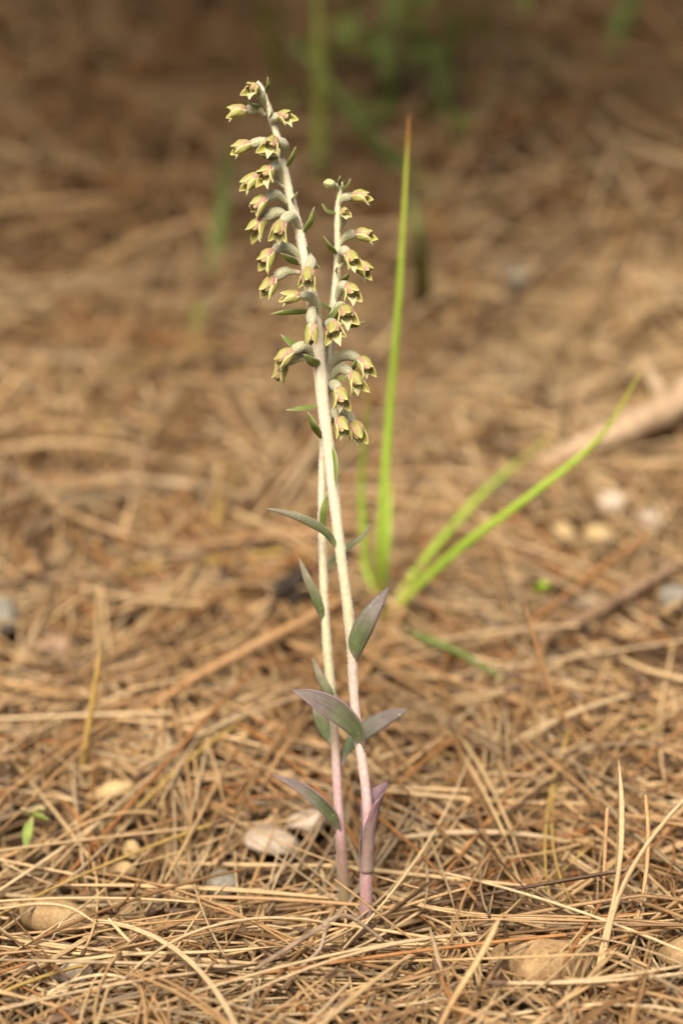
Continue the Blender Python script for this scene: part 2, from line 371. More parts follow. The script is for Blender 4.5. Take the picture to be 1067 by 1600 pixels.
_g = G(46, 1330, .002); STONES.append((_g[0], _g[1], .012, .012))
def branch(name, pts, rads, mat, label, cat, sides=12, forks=(), rough=.08):
    p, r = spline(pts, 40, rads); r = r*(1+rough*np.sin(np.arange(40)*1.7)+rough*rng.normal(0, .5, 40))
    b = p[0].copy(); root = obj(name, None)
    V, F, U = tube(p-b, r, sides); root = obj(name, mesh_np(name, V, F, mat, suv=U)); root.location = b
    for fp, fr in forks:
        q, rr = spline(fp, 16, fr); V, F, U = tube(q-b, rr, 8); obj('side_twig', mesh_np('side_twig', V, F, mat, suv=U), root)
    STONES.append
    return tag(root, label, cat)
def on(px, py, lift): return G(px, py, lift+.008)
branch('branch', [on(1120, 575, .02), on(1040, 640, .02), on(970, 672, .018), on(900, 702, .012), on(840, 726, .004)], [.0075, .0066, .0056, .0045, .0025], GREYWOOD,
       'weathered pinkish grey branch lying on the bank at the right', 'branch', forks=[([on(1045, 635, .02), on(1024, 600, .03), on(1008, 572, .036)], [.004, .003, .0015])])
branch('twig', [on(215, 1118, .008), on(300, 1062, .013), on(400, 1008, .014), on(490, 962, .014), on(540, 935, .008)], [.0010, .0014, .0017, .0019, .0016], TWIG,
       'long orange brown twig lying diagonally left behind the stems', 'twig')
branch('twig', [on(840, 1000, .012), on(940, 950, .014), on(1060, 880, .012)], [.002, .0024, .002], BARK, 'brown twig blurred on the right litter above the leaning needle', 'twig')

# ------------------------------------------------------------------ pine needles
PAL = np.array([(.48, .325, .17), (.55, .395, .22), (.38, .235, .112), (.24, .138, .063), (.42, .315, .195), (.35, .165, .06), (.10, .06, .034), (.60, .455, .275), (.29, .22, .145), (.44, .31, .10)])
PNAME = ['tan', 'straw', 'brown', 'umber', 'drab', 'reddish', 'blackish', 'pale', 'grey', 'yellowish']
PROB_N = np.array([.20, .15, .16, .12, .09, .04, .09, .08, .06, .01]); PROB_N /= PROB_N.sum()
PROB_F = np.array([.22, .10, .28, .14, .05, .13, .06, .02, .00, .00]); PROB_F /= PROB_F.sum()
def field(x, y): return 1.1*np.sin(x*11+y*5+1.0)+.9*np.sin(y*13-x*7+2.2)+.5*np.sin(x*31+y*23)
def gen(nf, xr, yr, lr, wr, zr, farmix, seed):
    r = np.random.default_rng(seed)
    x = r.uniform(*xr, nf); y = r.uniform(*yr, nf)
    al = r.random(nf) < .22
    th = np.where(al, field(x, y)+r.normal(0, .35, nf), r.uniform(0, 6.283, nf)); th = np.where(r.random(nf) < .5, th, th+math.pi); steep = yr[0] > .05; th = np.arctan2((2.0 if steep else 1.25)*np.sin(th), np.cos(th))
    L = r.uniform(*lr, nf)*np.where(r.random(nf) < .18, .55, 1); wd = r.uniform(*wr, nf)
    z0 = r.uniform(*zr, nf); pitch = r.normal(0, .16 if yr[0] > .4 else .08, nf); roll = r.uniform(0, 6.28, nf)
    kap = r.normal(0, .24, nf)*np.where(r.random(nf) < .15, 2.6, 1); kink = np.where(r.random(nf) < .06, r.normal(0, .5, nf), 0); kpos = r.uniform(.3, .8, nf); bow = r.normal(0, .0028, nf)
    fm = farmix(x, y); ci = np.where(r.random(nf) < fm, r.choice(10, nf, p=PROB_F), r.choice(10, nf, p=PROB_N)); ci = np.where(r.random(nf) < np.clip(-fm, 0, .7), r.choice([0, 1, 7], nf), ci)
    ci = np.where((ci == 6) & (y < -.05) & (y > -.2), 2, ci)
    col = PAL[ci]*r.uniform(.82, 1.15, (nf, 1))
    D = dict(x=x, y=y, th=th, L=L, w=wd, z0=z0, pitch=pitch, roll=roll, kap=kap, kink=kink, kpos=kpos, bow=bow, ci=ci, col=col, fid=np.arange(nf), rnd=r.random(nf))
    two = np.where(r.random(nf) < .5)[0]
    E = {k: v[two].copy() for k, v in D.items()}
    E['th'] += r.normal(0, .07, len(two))+.04*np.sign(r.normal(0, 1, len(two))); E['kap'] += r.normal(0, .12, len(two)); E['L'] *= r.uniform(.9, 1.02, len(two))
    E['pitch'] += r.normal(0, .02, len(two)); E['roll'] += math.pi; E['kink'] *= 0; E['col'] *= r.uniform(.92, 1.08, (len(two), 1)); E['rnd'] = r.random(len(two))
    A = {k: np.concatenate([D[k], E[k]]) for k in D}
    A['two'] = np.concatenate([np.isin(np.arange(nf), two), np.ones(len(two), bool)])
    return A
def strand_path(A, K):
    s = np.linspace(0, 1, K+1)[None]; n = len(A['x']); h = A['th'][:, None]+A['kap'][:, None]*s*A['L'][:, None]/.09+A['kink'][:, None]*(s > A['kpos'][:, None])
    ds = A['L'][:, None]/K
    px = A['x'][:, None]+np.concatenate([np.zeros((n, 1)), np.cumsum(np.cos(h[:, :-1])*ds, 1)], 1)
    py = A['y'][:, None]+np.concatenate([np.zeros((n, 1)), np.cumsum(np.sin(h[:, :-1])*ds, 1)], 1)
    m = K//2; h0 = hgt(px[:, 0], py[:, 0]); h1 = hgt(px[:, m], py[:, m]); h2 = hgt(px[:, -1], py[:, -1])
    h1 = np.maximum(h1, (h0+h2)/2-.004)
    sm = s[0, m]; base = h0[:, None]*(1-s)*(sm-s)/sm + h1[:, None]*s*(1-s)/(sm*(1-sm)) + h2[:, None]*s*(s-sm)/(1-sm)
    z = base+A['z0'][:, None]+A['pitch'][:, None]*(s-.5)*A['L'][:, None]+A['bow'][:, None]*(1-4*(s-.5)**2)
    z = np.maximum(z, hgt(px, py)+.0006)
    return np.stack([px, py, z], -1)
def strand_mesh(path, w, roll, col, L, rnd, sides):
    n, K1, _ = path.shape
    T = np.gradient(path, axis=1); T /= np.linalg.norm(T, axis=2)[..., None]+1e-12
    up = np.array([0, 0, 1.0]); sd_ = np.cross(T, up); sd_ /= np.linalg.norm(sd_, axis=2)[..., None]+1e-9; nn = np.cross(sd_, T)
    s = np.linspace(0, 1, K1); prof = np.interp(s, [0, .05, .5, .85, 1.0], [.75, 1, 1, .8, .06])
    a = np.arange(sides)/sides*2*math.pi
    ang = a[None, None]+0*roll[:, None, None]
    r = w[:, None]*prof[None]/2
    ex = np.cos(ang)*r[..., None]; ey = .7*np.sin(ang)*r[..., None]
    ro = roll[:, None, None]; cx = ex*np.cos(ro)-ey*np.sin(ro); cy = ex*np.sin(ro)+ey*np.cos(ro)
    V = path[:, :, None]+cx[..., None]*sd_[:, :, None]+cy[..., None]*nn[:, :, None]
    b = (np.arange(n)*K1*sides)[:, None, None]; i_, j_ = np.meshgrid(np.arange(K1-1), np.arange(sides), indexing='ij'); j2 = (j_+1) % sides
    F = np.stack([b+i_*sides+j_, b+i_*sides+j2, b+(i_+1)*sides+j2, b+(i_+1)*sides+j_], -1).reshape(-1, 4)
    U = np.zeros((n, K1, sides, 3)); U[..., 0] = (s[None]*L[:, None])[..., None]; U[..., 1] = (np.arange(sides)/sides)[None, None]; U[..., 2] = rnd[:, None, None]
    C = np.broadcast_to(col[:, None, None], (n, K1, sides, 3))
    return V.reshape(-1, 3), F, U.reshape(-1, 3), C.reshape(-1, 3)
def clear_stones(A, path, seed):
    r = np.random.default_rng(seed); keep = np.ones(len(path), bool)
    for (sx, sy, rx, ry) in STONES:
        d = np.min(((path[..., 0]-sx)/rx)**2+((path[..., 1]-sy)/ry)**2, 1); keep &= ~((d < .8) & (r.random(len(path)) < .82))
        front = np.min(((path[..., 0]-sx)/(rx*.9))**2+((path[..., 1]-(sy-ry-.006))/.010)**2, 1); keep &= ~((front < .8) & (A['z0'] > .004) & (r.random(len(path)) < .7))
    return keep
def filt(A, k): return {a: v[k] for a, v in A.items()}
far_near = lambda x, y: .02+.3*np.clip((y-.1)/.3, 0, 1)+.2*np.sin(x*9+y*14)*.5
far_mid = lambda x, y: (.45+.6*(y-.3)/.5+.35*np.sin(x*7+1)*np.sin(y*9)-1.7*np.exp(-((x-.14)/.15)**2-((y-.38)/.11)**2))  # last term: sunlit patch at the right, put into the needle colours
ONE = lambda x, y: np.clip(.85+.25*np.sin(5*x)*np.sin(4*y), 0, 1)
zones = [gen(4000, (-.25, .25), (-.19, .17), (.06, .16), (.0009, .0015), (.0006, .020), far_near, 1),
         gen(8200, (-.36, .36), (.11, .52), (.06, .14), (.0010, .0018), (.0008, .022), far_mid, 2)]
zA, zB = [], []
near_pool = []
K_A, K_B = 10, 6
paths = []
for zi, (A, K) in enumerate(zip(zones, (K_A, K_B))):
    p = strand_path(A, K); k = clear_stones(A, p, 50+zi); A = filt(A, k); p = p[k]
    A['fid'] = A['fid']+zi*1000000; paths.append((A, p))
# which fascicles show largest from the camera: coarse z-buffer over their sampled points
ids, us, vs_, zs = [], [], [], []
for A, p in paths:
    n, K1, _ = p.shape; t = np.linspace(0, K1-1.001, 70); i0 = t.astype(int); f = (t-i0)[None, :, None]
    q = p[:, i0]*(1-f)+p[:, i0+1]*f
    u, v, z = project(q.reshape(-1, 3)); hw = (A['w'][:, None]*.35*np.ones((1, 70))).ravel()/z*LENS/SENS*PH
    for off in (-1, 0, 1):
        ids.append(np.repeat(A['fid'], 70)); us.append(u); vs_.append(v+off*hw); zs.append(z)
ids = np.concatenate(ids); us = np.concatenate(us); vs_ = np.concatenate(vs_); zs = np.concatenate(zs)
ok = (us > 0) & (us < PW) & (vs_ > 0) & (vs_ < PH); ids, us, vs_, zs = ids[ok], us[ok], vs_[ok], zs[ok]
cell = (vs_/2).astype(int)*534+(us/2).astype(int)
o_ = np.lexsort((zs, cell)); first = np.r_[True, np.diff(cell[o_]) != 0]; win = ids[o_][first]
uid, cnt = np.unique(win, return_counts=True)
N_SINGLE = 280
chosen = set(uid[np.argsort(-cnt)[:N_SINGLE]].tolist())
SHEATH = np.array((.16, .10, .065))
def sheath_of(A, p):                         # papery sheath round the foot of a pair
    t = A['two']; q = p[t][:, :1]; d = p[t][:, 1]-p[t][:, 0]; d /= np.linalg.norm(d, axis=1)[:, None]
    L = .007*np.ones(len(d)); q = q+d[:, None]*(np.linspace(-.002, .006, 4)[None, :, None])
    return q, A['w'][t]*1.5, A['roll'][t], np.broadcast_to(SHEATH, (len(d), 3)), L, A['rnd'][t]
def litter(name, parts, label, cat):
    Vs, Fs, Us, Cs, o = [], [], [], [], 0
    for V, F, U, C in parts: Vs.append(V); Fs.append(F+o); Us.append(U); Cs.append(C); o += len(V)
    ob = obj(name, mesh_np(name, np.vstack(Vs), np.vstack(Fs), NEEDLE, suv=np.vstack(Us), col=np.vstack(Cs)), kind='stuff', label=label, category=cat); return ob
bulk = []
LAND = [(348, 1386, 'grey pebble'), (88, 1438, 'flat tan stone'), (848, 1482, 'large tan rock'), (555, 1440, 'orchid stem bases'), (430, 1310, 'pale stone chips'), (48, 1290, 'green seedling'),
        (945, 1450, 'forked pale needle'), (200, 1345, 'cream pebbles'), (505, 1460, 'knobbed dry twig'), (175, 1246, 'cream bark chip'), (650, 1365, 'orange tan pebble'), (118, 1522, 'pale foreground chip'),
        (690, 1600, 'thick pale bottom needle'), (890, 1395, 'dark hollow'), (1060, 1490, 'rock at the right edge'), (300, 1060, 'diagonal orange twig'), (0, 1600, 'lower left corner'), (1067, 1600, 'lower right corner'), (860, 1090, 'leaning reddish needle'), (150, 1110, 'upright yellow straw')]
used_labels = {}
def needle_label(ci, path, pair, kink, kap):
    u, v, z = project(path); mu, mv = float(np.mean(u)), float(np.mean(v))
    d = [math.hypot(mu-a, 1.6*(mv-b)) for a, b, _ in LAND]; a, b, nm = LAND[int(np.argmin(d))]
    dx, dy = mu-a, 1.6*(mv-b)
    side = ('left of' if dx < 0 else 'right of') if abs(dx) > abs(dy) else ('behind' if dy < 0 else 'in front of')
    if 'corner' in nm: side = 'towards'
    elif math.hypot(dx, dy) < 25: side = 'over'
    au, av = abs(u[-1]-u[0]), abs(v[-1]-v[0])
    way = 'lying crosswise' if av < .25*au else ('pointing to the viewer' if au < .5*av else ('slanting up right' if (u[-1]-u[0])*(v[-1]-v[0]) < 0 else 'slanting down right'))
    shape = 'kinked' if abs(kink) > .3 else ('curved' if abs(kap) > .3 else 'straight')
    wrd = 'needle pair' if pair else 'needle'; ln = math.hypot(au, av); size = 'long' if ln > 420 else ('short' if ln < 230 else 'middling'); nm2, nm3 = (LAND[int(q_)][2] for q_ in np.argsort(d)[1:3])
    for lab in (f"{shape} {PNAME[ci]} {wrd} {way} {side} the {nm}", f"{size} {shape} {PNAME[ci]} {wrd} {way} {side} the {nm}", f"{shape} {PNAME[ci]} {wrd} {way} between the {nm} and {nm2}",
                f"{size} {shape} {PNAME[ci]} {wrd} {way} between {nm} and {nm2}", f"{size} {shape} {PNAME[ci]} {wrd} between {nm}, {nm2} and {nm3}", f"{size} {PNAME[ci]} {wrd} {way} {side} {nm}, towards {nm3}"):
        if lab not in used_labels and len(lab.split()) <= 16: break
    used_labels[lab] = 1; return lab
for A, p in paths:
    ch = np.isin(A['fid'], list(chosen)); k = ~ch
    sides = 5 if len(p[0]) > 9 else 4
    bulk.append(strand_mesh(p[k], A['w'][k], A['roll'][k], A['col'][k], A['L'][k], A['rnd'][k], sides))
    sh = sheath_of(filt(A, k), p[k]); bulk.append(strand_mesh(*sh, 4))
    byf = {}
    for ix in np.where(ch)[0]: byf.setdefault(int(A['fid'][ix]), []).append(ix)
    for fid, ixs in byf.items():
        i0 = ixs[0]; b = p[i0, 0].copy(); pair = len(ixs) > 1
        lab = needle_label(A['ci'][i0], p[i0], pair, A['kink'][i0], A['kap'][i0])
        root = empty('pine_needle_pair', b) if pair else None
        for ix in ixs:
            s1 = slice(ix, ix+1); V, F, U, C = strand_mesh(p[s1]-b, A['w'][s1], A['roll'][s1], A['col'][s1], A['L'][s1], A['rnd'][s1], 5)
            me = mesh_np('pine_needle', V, F, NEEDLE, suv=U, col=C)
            if pair: obj('needle', me, root)
            else: root = obj('pine_needle', me); root.location = b
        if pair:
            q_, w_, r_, c_, l_, n_ = sheath_of(filt(A, np.array([i0])), p[[i0]]); V, F, U, C = strand_mesh(q_-b, w_, r_, c_, l_, n_, 6)
            obj('sheath', mesh_np('sheath', V, F, NEEDLE, suv=U, col=C), root)
        tag(root, lab, 'pine needle', 'dry pine needles lying uppermost in the litter')
litter('needle_litter', bulk, 'dense mat of dry tan pine needles round the orchids', 'needle litter')
def far_zone(name, specs, label):
    parts = []
    for (nf, xr, yr, lr, wr, zr, fm, seed, K, sides) in specs:
        A = gen(nf, xr, yr, lr, wr, zr, fm, seed); p = strand_path(A, K); k = clear_stones(A, p, seed); A = filt(A, k); p = p[k]
        parts.append(strand_mesh(p, A['w'], A['roll'], A['col'], A['L'], A['rnd'], sides))
    litter(name, parts, label, 'needle litter')
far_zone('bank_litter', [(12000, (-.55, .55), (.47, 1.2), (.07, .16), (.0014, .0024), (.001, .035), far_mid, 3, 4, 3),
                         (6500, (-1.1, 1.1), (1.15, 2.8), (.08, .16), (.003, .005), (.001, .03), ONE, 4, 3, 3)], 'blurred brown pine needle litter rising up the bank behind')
far_zone('litter_fragments', [(2600, (-.25, .25), (-.19, .2), (.008, .03), (.0007, .0014), (.002, .016), far_near, 31, 3, 4)], 'short broken bits of dry needles scattered over the litter')
far_zone('foreground_litter', [(2500, (-.30, .30), (-.55, -.17), (.06, .12), (.0012, .0018), (.001, .012), far_near, 5, 6, 4),
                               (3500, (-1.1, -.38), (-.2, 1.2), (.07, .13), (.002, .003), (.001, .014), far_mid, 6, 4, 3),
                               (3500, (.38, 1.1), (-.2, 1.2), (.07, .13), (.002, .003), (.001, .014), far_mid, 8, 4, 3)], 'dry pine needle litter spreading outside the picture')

# hand placed needles that stand out in the photograph
def needle_obj(name, pts, w, col, roll=0.0, parent=None, base=None, K=18, prof=None):
    path = spline(pts, K+1); b = path[0].copy() if base is None else base
    L = float(np.sum(np.linalg.norm(np.diff(path, axis=0), axis=1)))
    V, F, U, C = strand_mesh((path-b)[None], np.array([w]), np.array([roll]), np.array([col]), np.array([L]), np.array([random.random()]), 8)
    o = obj(name, mesh_np(name, V, F, NEEDLE, suv=U, col=C), parent)
    if parent is None: o.location = b
    return o, b
def lone(pts, w, ci, label, gain=1.0, roll=0.0):
    o, b_ = needle_obj('pine_needle', pts, w*MM, PAL[ci]*gain, roll); return tag(o, label, 'pine needle')
b0 = P(928, 1545, -.045); fork = empty('pine_needle_pair', b0)
needle_obj('needle', [b0, P(940, 1480, -.045), P(958, 1410, -.046), P(968, 1340, -.046), P(971, 1260, -.044), P(966, 1187, -.042)], 2.0*MM, PAL[7]*1.1, .3, fork, b0)
needle_obj('needle', [b0+[.0012, 0, 0], P(946, 1478, -.046), P(966, 1402, -.047), P(1000, 1335, -.05), P(1045, 1275, -.052), P(1092, 1225, -.054)], 1.9*MM, PAL[7]*1.15, .4, fork, b0)
sp_ = np.array([b0+[0, 0, -.003], P(931, 1535, -.0455), P(934, 1518, -.0455)]); V, F, U = tube(spline(sp_, 8)-b0, np.full(8, .0016), 8); obj('sheath', mesh_np('sheath', V, F, NEEDLE, suv=U, col=np.broadcast_to(SHEATH*1.8, (len(V), 3))), fork)
tag(fork, 'pale straw forked pine needle pair standing upright at the right', 'pine needle')
r0 = G(938, 1200, .008); o, _b = needle_obj('pine_needle', [r0, P(905, 1160, r0[1]-.006), P(862, 1085, r0[1]-.014), P(835, 1000, r0[1]-.02), P(817, 930, r0[1]-.024)], 2.0*MM, np.array((.50, .29, .14))); tag(o, 'thin reddish brown needle leaning up left over the right litter', 'pine needle')
r1 = G(128, 1218, .008); lone([r1, P(135, 1160, r1[1]-.006), P(148, 1080, r1[1]-.012), P(157, 1015, r1[1]-.016)], 2.4, 9, 'upright flat yellow straw blurred on the left', 1.35)
lone([P(686, 1606, -.085), P(718, 1545, -.086), P(752, 1490, -.084), P(783, 1428, -.08)], 2.6, 0, 'thick pale needle slanting up right at the bottom edge', 1.12)
lone([P(695, 1568, -.06), P(688, 1520, -.058), P(680, 1480, -.056), P(670, 1446, -.055)], 1.9, 4, 'short upright split needle with a white broken tip', 1.0)
lone([P(523, 1374, -.012), P(560, 1402, -.016), P(620, 1450, -.02), P(690, 1500, -.025)], 1.1, 2, 'thin brown needle crossing in front of both stem bases', .85)
lone([P(170, 1435, -.03), P(200, 1468, -.034), P(240, 1500, -.037), P(300, 1520, -.038), P(380, 1530, -.035)], 1.4, 1, 'curved straw needle with raised tip in the left foreground', .95)
lone([P(-20, 1524, -.045), P(90, 1505, -.045), P(200, 1491, -.043), P(330, 1487, -.04), P(440, 1478, -.036)], 1.6, 1, 'very long straw needle lying across the left foreground', 1.0)
lone([P(62, 1560, -.06), P(120, 1530, -.06), P(185, 1525, -.061), P(240, 1560, -.063), P(262, 1578, -.064)], 1.4, 7, 'arched pale needle in the lower left foreground', 1.0)
lone([P(1008, 1242, .0), P(1012, 1300, -.005), P(1008, 1370, -.012), P(994, 1440, -.02), P(985, 1475, -.022)], 1.4, 2, 'thin upright brown needle near the right edge behind the forked pair', 1.15)
lone([P(948, 1262, .01), P(945, 1320, .006), P(942, 1400, .0)], 1.3, 2, 'short upright brown needle left of the forked pair', 1.1)
lone([P(1000, 1545, -.05), P(905, 1535, -.05), P(886, 1500, -.048), P(915, 1465, -.045), P(950, 1445, -.042)], 1.7, 0, 'hooked tan needle bent sharply in front of the tan rock', 1.0)
lone([P(555, 1440, -.008), P(557, 1480, -.014), P(556, 1540, -.02)], 1.5, 9, 'short mottled olive needle hanging straight down below the stems', .75)
lone([P(0, 1420, -.01), P(60, 1412, -.012), P(110, 1418, -.014), P(155, 1445, -.018)], 1.5, 1, 'pale curved needle lying over the flat tan stone', .95)
lone([G(240, 1145, .016), G(320, 1115, .018), G(400, 1085, .018), G(470, 1070, .016)], 2.0, 1, 'broad straw needle blurred below the orange twig', 1.0)
lone([G(540, 1250, .014), G(640, 1290, .016), G(740, 1345, .016), G(800, 1390, .012)], 1.5, 1, 'long straw needle slanting down right behind the taller stem', 1.0)
lone([G(640, 1100, .016), G(740, 1140, .017), G(830, 1195, .017), G(905, 1250, .014)], 1.7, 0, 'long tan needle slanting down across the right litter', 1.05)
# dry forked twig with a knob, in front of the stems
kb = P(400, 1512, -.05); tw = None
V, F, U = tube(spline([kb, P(440, 1488, -.048), P(480, 1462, -.046), P(508, 1446, -.044)], 16)-kb, np.linspace(.0008, .0010, 16), 8); TW2 = m_stone('grey_brown_twig', (.15, .10, .065), (.27, .19, .125), (.36, .28, .19))
tw = obj('dry_twig', mesh_np('dry_twig', V, F, TW2, suv=U)); tw.location = kb
for nm, pts, rr in (('knob', [P(507, 1455, -.045), P(509, 1445, -.0445), P(511, 1437, -.044)], (.0010, .0015, .0008)), ('side_twig', [P(508, 1452, -.045), P(500, 1482, -.048), P(470, 1512, -.055), P(440, 1545, -.062)], (.0007, .0006, .0006, .0005)),
                    ('side_twig', [P(510, 1440, -.044), P(528, 1432, -.042), P(550, 1434, -.040), P(600, 1470, -.038)], (.0008, .0008, .0007, .0005))):
    q_, r_ = spline(pts, 14, rr); V, F, U = tube(q_-kb, r_, 8); obj(nm, mesh_np(nm, V, F, TW2, suv=U), tw)
tag(tw, 'grey brown forked dry twig with a knob in front of the stems', 'twig')

# ------------------------------------------------------------------ leaves and blades
def blade(pts, width, wprof, cup, side_hint, nu=26, nv=9, th=.00035, twist=(0, 0), fold=0.0):
    """pts: centre line; width in metres; wprof: list of (u, w); cup>0 bends the edges towards the face; side_hint: width direction"""
    c = spline(pts, nu); T = np.gradient(c, axis=0); T /= np.linalg.norm(T, axis=1)[:, None]
    u = np.linspace(0, 1, nu); wv = np.interp(u, [a for a, _ in wprof], [b for _, b in wprof])
    v = np.linspace(-1, 1, nv); g = np.zeros((nu, nv, 3)); uv = np.zeros((nu, nv, 2))
    camh = isinstance(side_hint, str); sh = np.zeros(3) if camh else np.asarray(side_hint, float)
    for i_ in range(nu):
        hint = np.cross(T[i_], FWD) if camh else sh
        s_ = unit(hint-T[i_]*(hint@T[i_])); n_ = np.cross(s_, T[i_]); a = twist[0]+(twist[1]-twist[0])*u[i_]
        s2 = s_*math.cos(a)+n_*math.sin(a); n2 = np.cross(s2, T[i_])
        hw = width/2*wv[i_]; ac = max(abs(cup), .01); aa = v*ac
        xs = np.sin(aa)/ac; zs_ = (1-np.cos(aa))/ac*math.copysign(1, cup)+fold*np.abs(v)
        g[i_] = c[i_]+hw*(xs[:, None]*s2+zs_[:, None]*n2); uv[i_, :, 0] = u[i_]; uv[i_, :, 1] = v
    return shell(g, uv, th)
LANCE = [(0, .35), (.12, .62), (.3, .93), (.45, 1), (.62, .88), (.8, .55), (.93, .2), (1, .01)]
NARROW = [(0, .25), (.12, .55), (.25, .85), (.45, 1), (.7, .8), (.9, .35), (1, .01)]
GRASSP = [(0, .75), (.12, 1), (.4, .85), (.7, .6), (.9, .36), (.97, .2), (1, .02)]

# ------------------------------------------------------------------ orchids
def flower(plant, base, att, mids, fb, axis_px, L_px, dep, open_=.5, kind='flower', roll=0.0, seed=0):
    """att: pixel where the stalk leaves the stem; mids: pixels on the stalk; fb: pixel of the flower's foot;
    axis_px: (right, down, towards viewer) direction the flower faces; dep: depth of the flower's foot"""
    r = np.random.default_rng(seed+100); k = MM/5.05
    n = len(mids)+2; ys = np.linspace(plant['y'](att[1]), dep, n); pts = [P(*q_, y_) for q_, y_ in zip([att]+list(mids)+[fb], ys)]
    path = spline(pts, 18); tot = L_px*k*float(r.uniform(.86, .97)); open_ = open_*float(r.uniform(.6, 1.3)); roll = float(r.normal(0, .22))
    u = np.linspace(0, 1, 18)
    ro = np.interp(u, [0, .2, .45, .7, .9, 1], [.10, .13, .22, .27, .24, .15])*tot
    if kind == 'flower_bud': ro *= .8
    V, F, U = tube(path-base, ro, 12)
    fl = obj(kind, mesh_np(kind, V, F, OVARY, suv=U), plant['root'])
    ax = unit(np.array([axis_px[0], -axis_px[2], -axis_px[1]])); upv = np.array([0, 0, 1.0])
    e2 = upv-ax*(upv@ax)
    if np.linalg.norm(e2) < .45: e2 = e2+.6*np.array([-np.sign(axis_px[0]+1e-6)*.0, -1.0, 0])*0+np.array([np.sign(axis_px[0]+1e-6)*.9, -.4, 0]); e2 = e2-ax*(e2@ax)
    e2 = unit(e2); e1 = np.cross(e2, ax)                     # e1 = flower's side, e2 = dorsal side
    c_, s_ = math.cos(roll), math.sin(roll); e1, e2 = e1*c_+e2*s_, e2*c_-e1*s_
    o0 = path[-1]-base-ax*tot*.06
    def seg(name, ang, ln, wd, bulge, tip, mat, cup=1.0, nu=12, nv=7, z0=0.0, wp=None, r0=.10):
        uu = np.linspace(0, 1, nu); vv = np.linspace(-1, 1, nv)
        rad = np.interp(uu, [0, .2, .5, .8, 1], [r0, r0+(bulge-r0)*.75, bulge, (bulge+tip)*.5, tip]); z = z0+(ln-z0)*uu
        wp = wp or [(0, .42), (.15, .78), (.4, 1), (.62, .92), (.82, .62), (.94, .3), (1, .04)]; wq = np.interp(uu, [a for a, _ in wp], [b for _, b in wp])*wd/2
        rh = math.cos(ang)*e1+math.sin(ang)*e2; tg = -math.sin(ang)*e1+math.cos(ang)*e2
        g = np.zeros((nu, nv, 3)); uv = np.zeros((nu, nv, 2))
        for a in range(nu):
            wob = .02*np.sin(vv*5+uu[a]*9+seed)
            inn = cup*wq[a]*vv**2*.75
            g[a] = (o0+ax*z[a]*tot)+(rh[None]*(rad[a]-inn+wob)[:, None]+tg[None]*(vv*wq[a])[:, None])*tot
            uv[a, :, 0] = uu[a]; uv[a, :, 1] = vv
        V, F, U = shell(g, uv, .00022); return obj(name, mesh_np(name, V, F, mat, suv=U), fl)
    j = lambda s: float(r.normal(0, s))
    PI = math.pi
    if kind == 'flower_bud':
        for a in (PI/2, PI/2+2.1, PI/2-2.1): seg('sepal', a, .95, .78, .34, .03, BUD, 1.0)
        for a in (PI/2+1.05, PI/2-1.05, -PI/2): seg('petal', a, .88, .7, .30, .03, BUD, 1.0)
    else:
        o = open_
        seg('sepal', PI/2+j(.08), 1.0+j(.05), .54, .36, .20+.20*o+j(.04), SEPAL, 1.1)
        for sg in (1, -1):
            seg('sepal', -PI/2+sg*(1.02+j(.08)), 1.06+j(.06), .52, .36, .30+.45*o+j(.05), SEPAL, .9)
            seg('petal', PI/2+sg*(.92+j(.06)), .90+j(.04), .58, .33, .13+.14*o+j(.03), PETAL, 1.0)
        lip = seg('lip', -PI/2, .58, .62, .30, .20, LIP, 1.5, r0=.08, wp=[(0, .4), (.3, .9), (.7, 1), (1, .62)])
        seg('lip_tip', -PI/2, 1.0, .52, .30, .40+.25*o, LIP, .55, z0=.50, r0=.24, wp=[(0, .55), (.25, 1), (.55, .8), (.85, .3), (1, .02)])
        pz = np.array([o0+ax*tot*t+e2*tot*h for t, h in ((.12, .02), (.35, .07), (.55, .09), (.68, .04))]); V, F, U = tube(spline(pz, 8), np.interp(np.linspace(0, 1, 8), [0, .5, .85, 1], [.10, .17, .18, .10])*tot, 8)
        obj('column', mesh_np('column', V, F, COLUMN, suv=U), fl)
    return fl
def hairs(path, rad, n, ln, seed, lo=0.3):
    r = np.random.default_rng(seed); m = len(path); t = r.uniform(lo*(m-1), m-1.01, n); i0 = t.astype(int); f = (t-i0)[:, None]
    c = path[i0]*(1-f)+path[i0+1]*f; T = path[i0+1]-path[i0]; T /= np.linalg.norm(T, axis=1)[:, None]
    rr = (np.asarray(rad)[i0]*(1-f[:, 0])+np.asarray(rad)[i0+1]*f[:, 0])
    d = r.normal(0, 1, (n, 3)); d -= T*np.sum(d*T, 1)[:, None]; d /= np.linalg.norm(d, axis=1)[:, None]
    b = c+d*rr[:, None]*.96; tip = b+d*(ln*r.uniform(.5, 1.2, n))[:, None]+T*r.normal(0, ln*.3, n)[:, None]; s_ = T*.00005
    V = np.stack([b-s_, b+s_, tip], 1).reshape(-1, 3); F = np.arange(3*n).reshape(-1, 3); return V, F

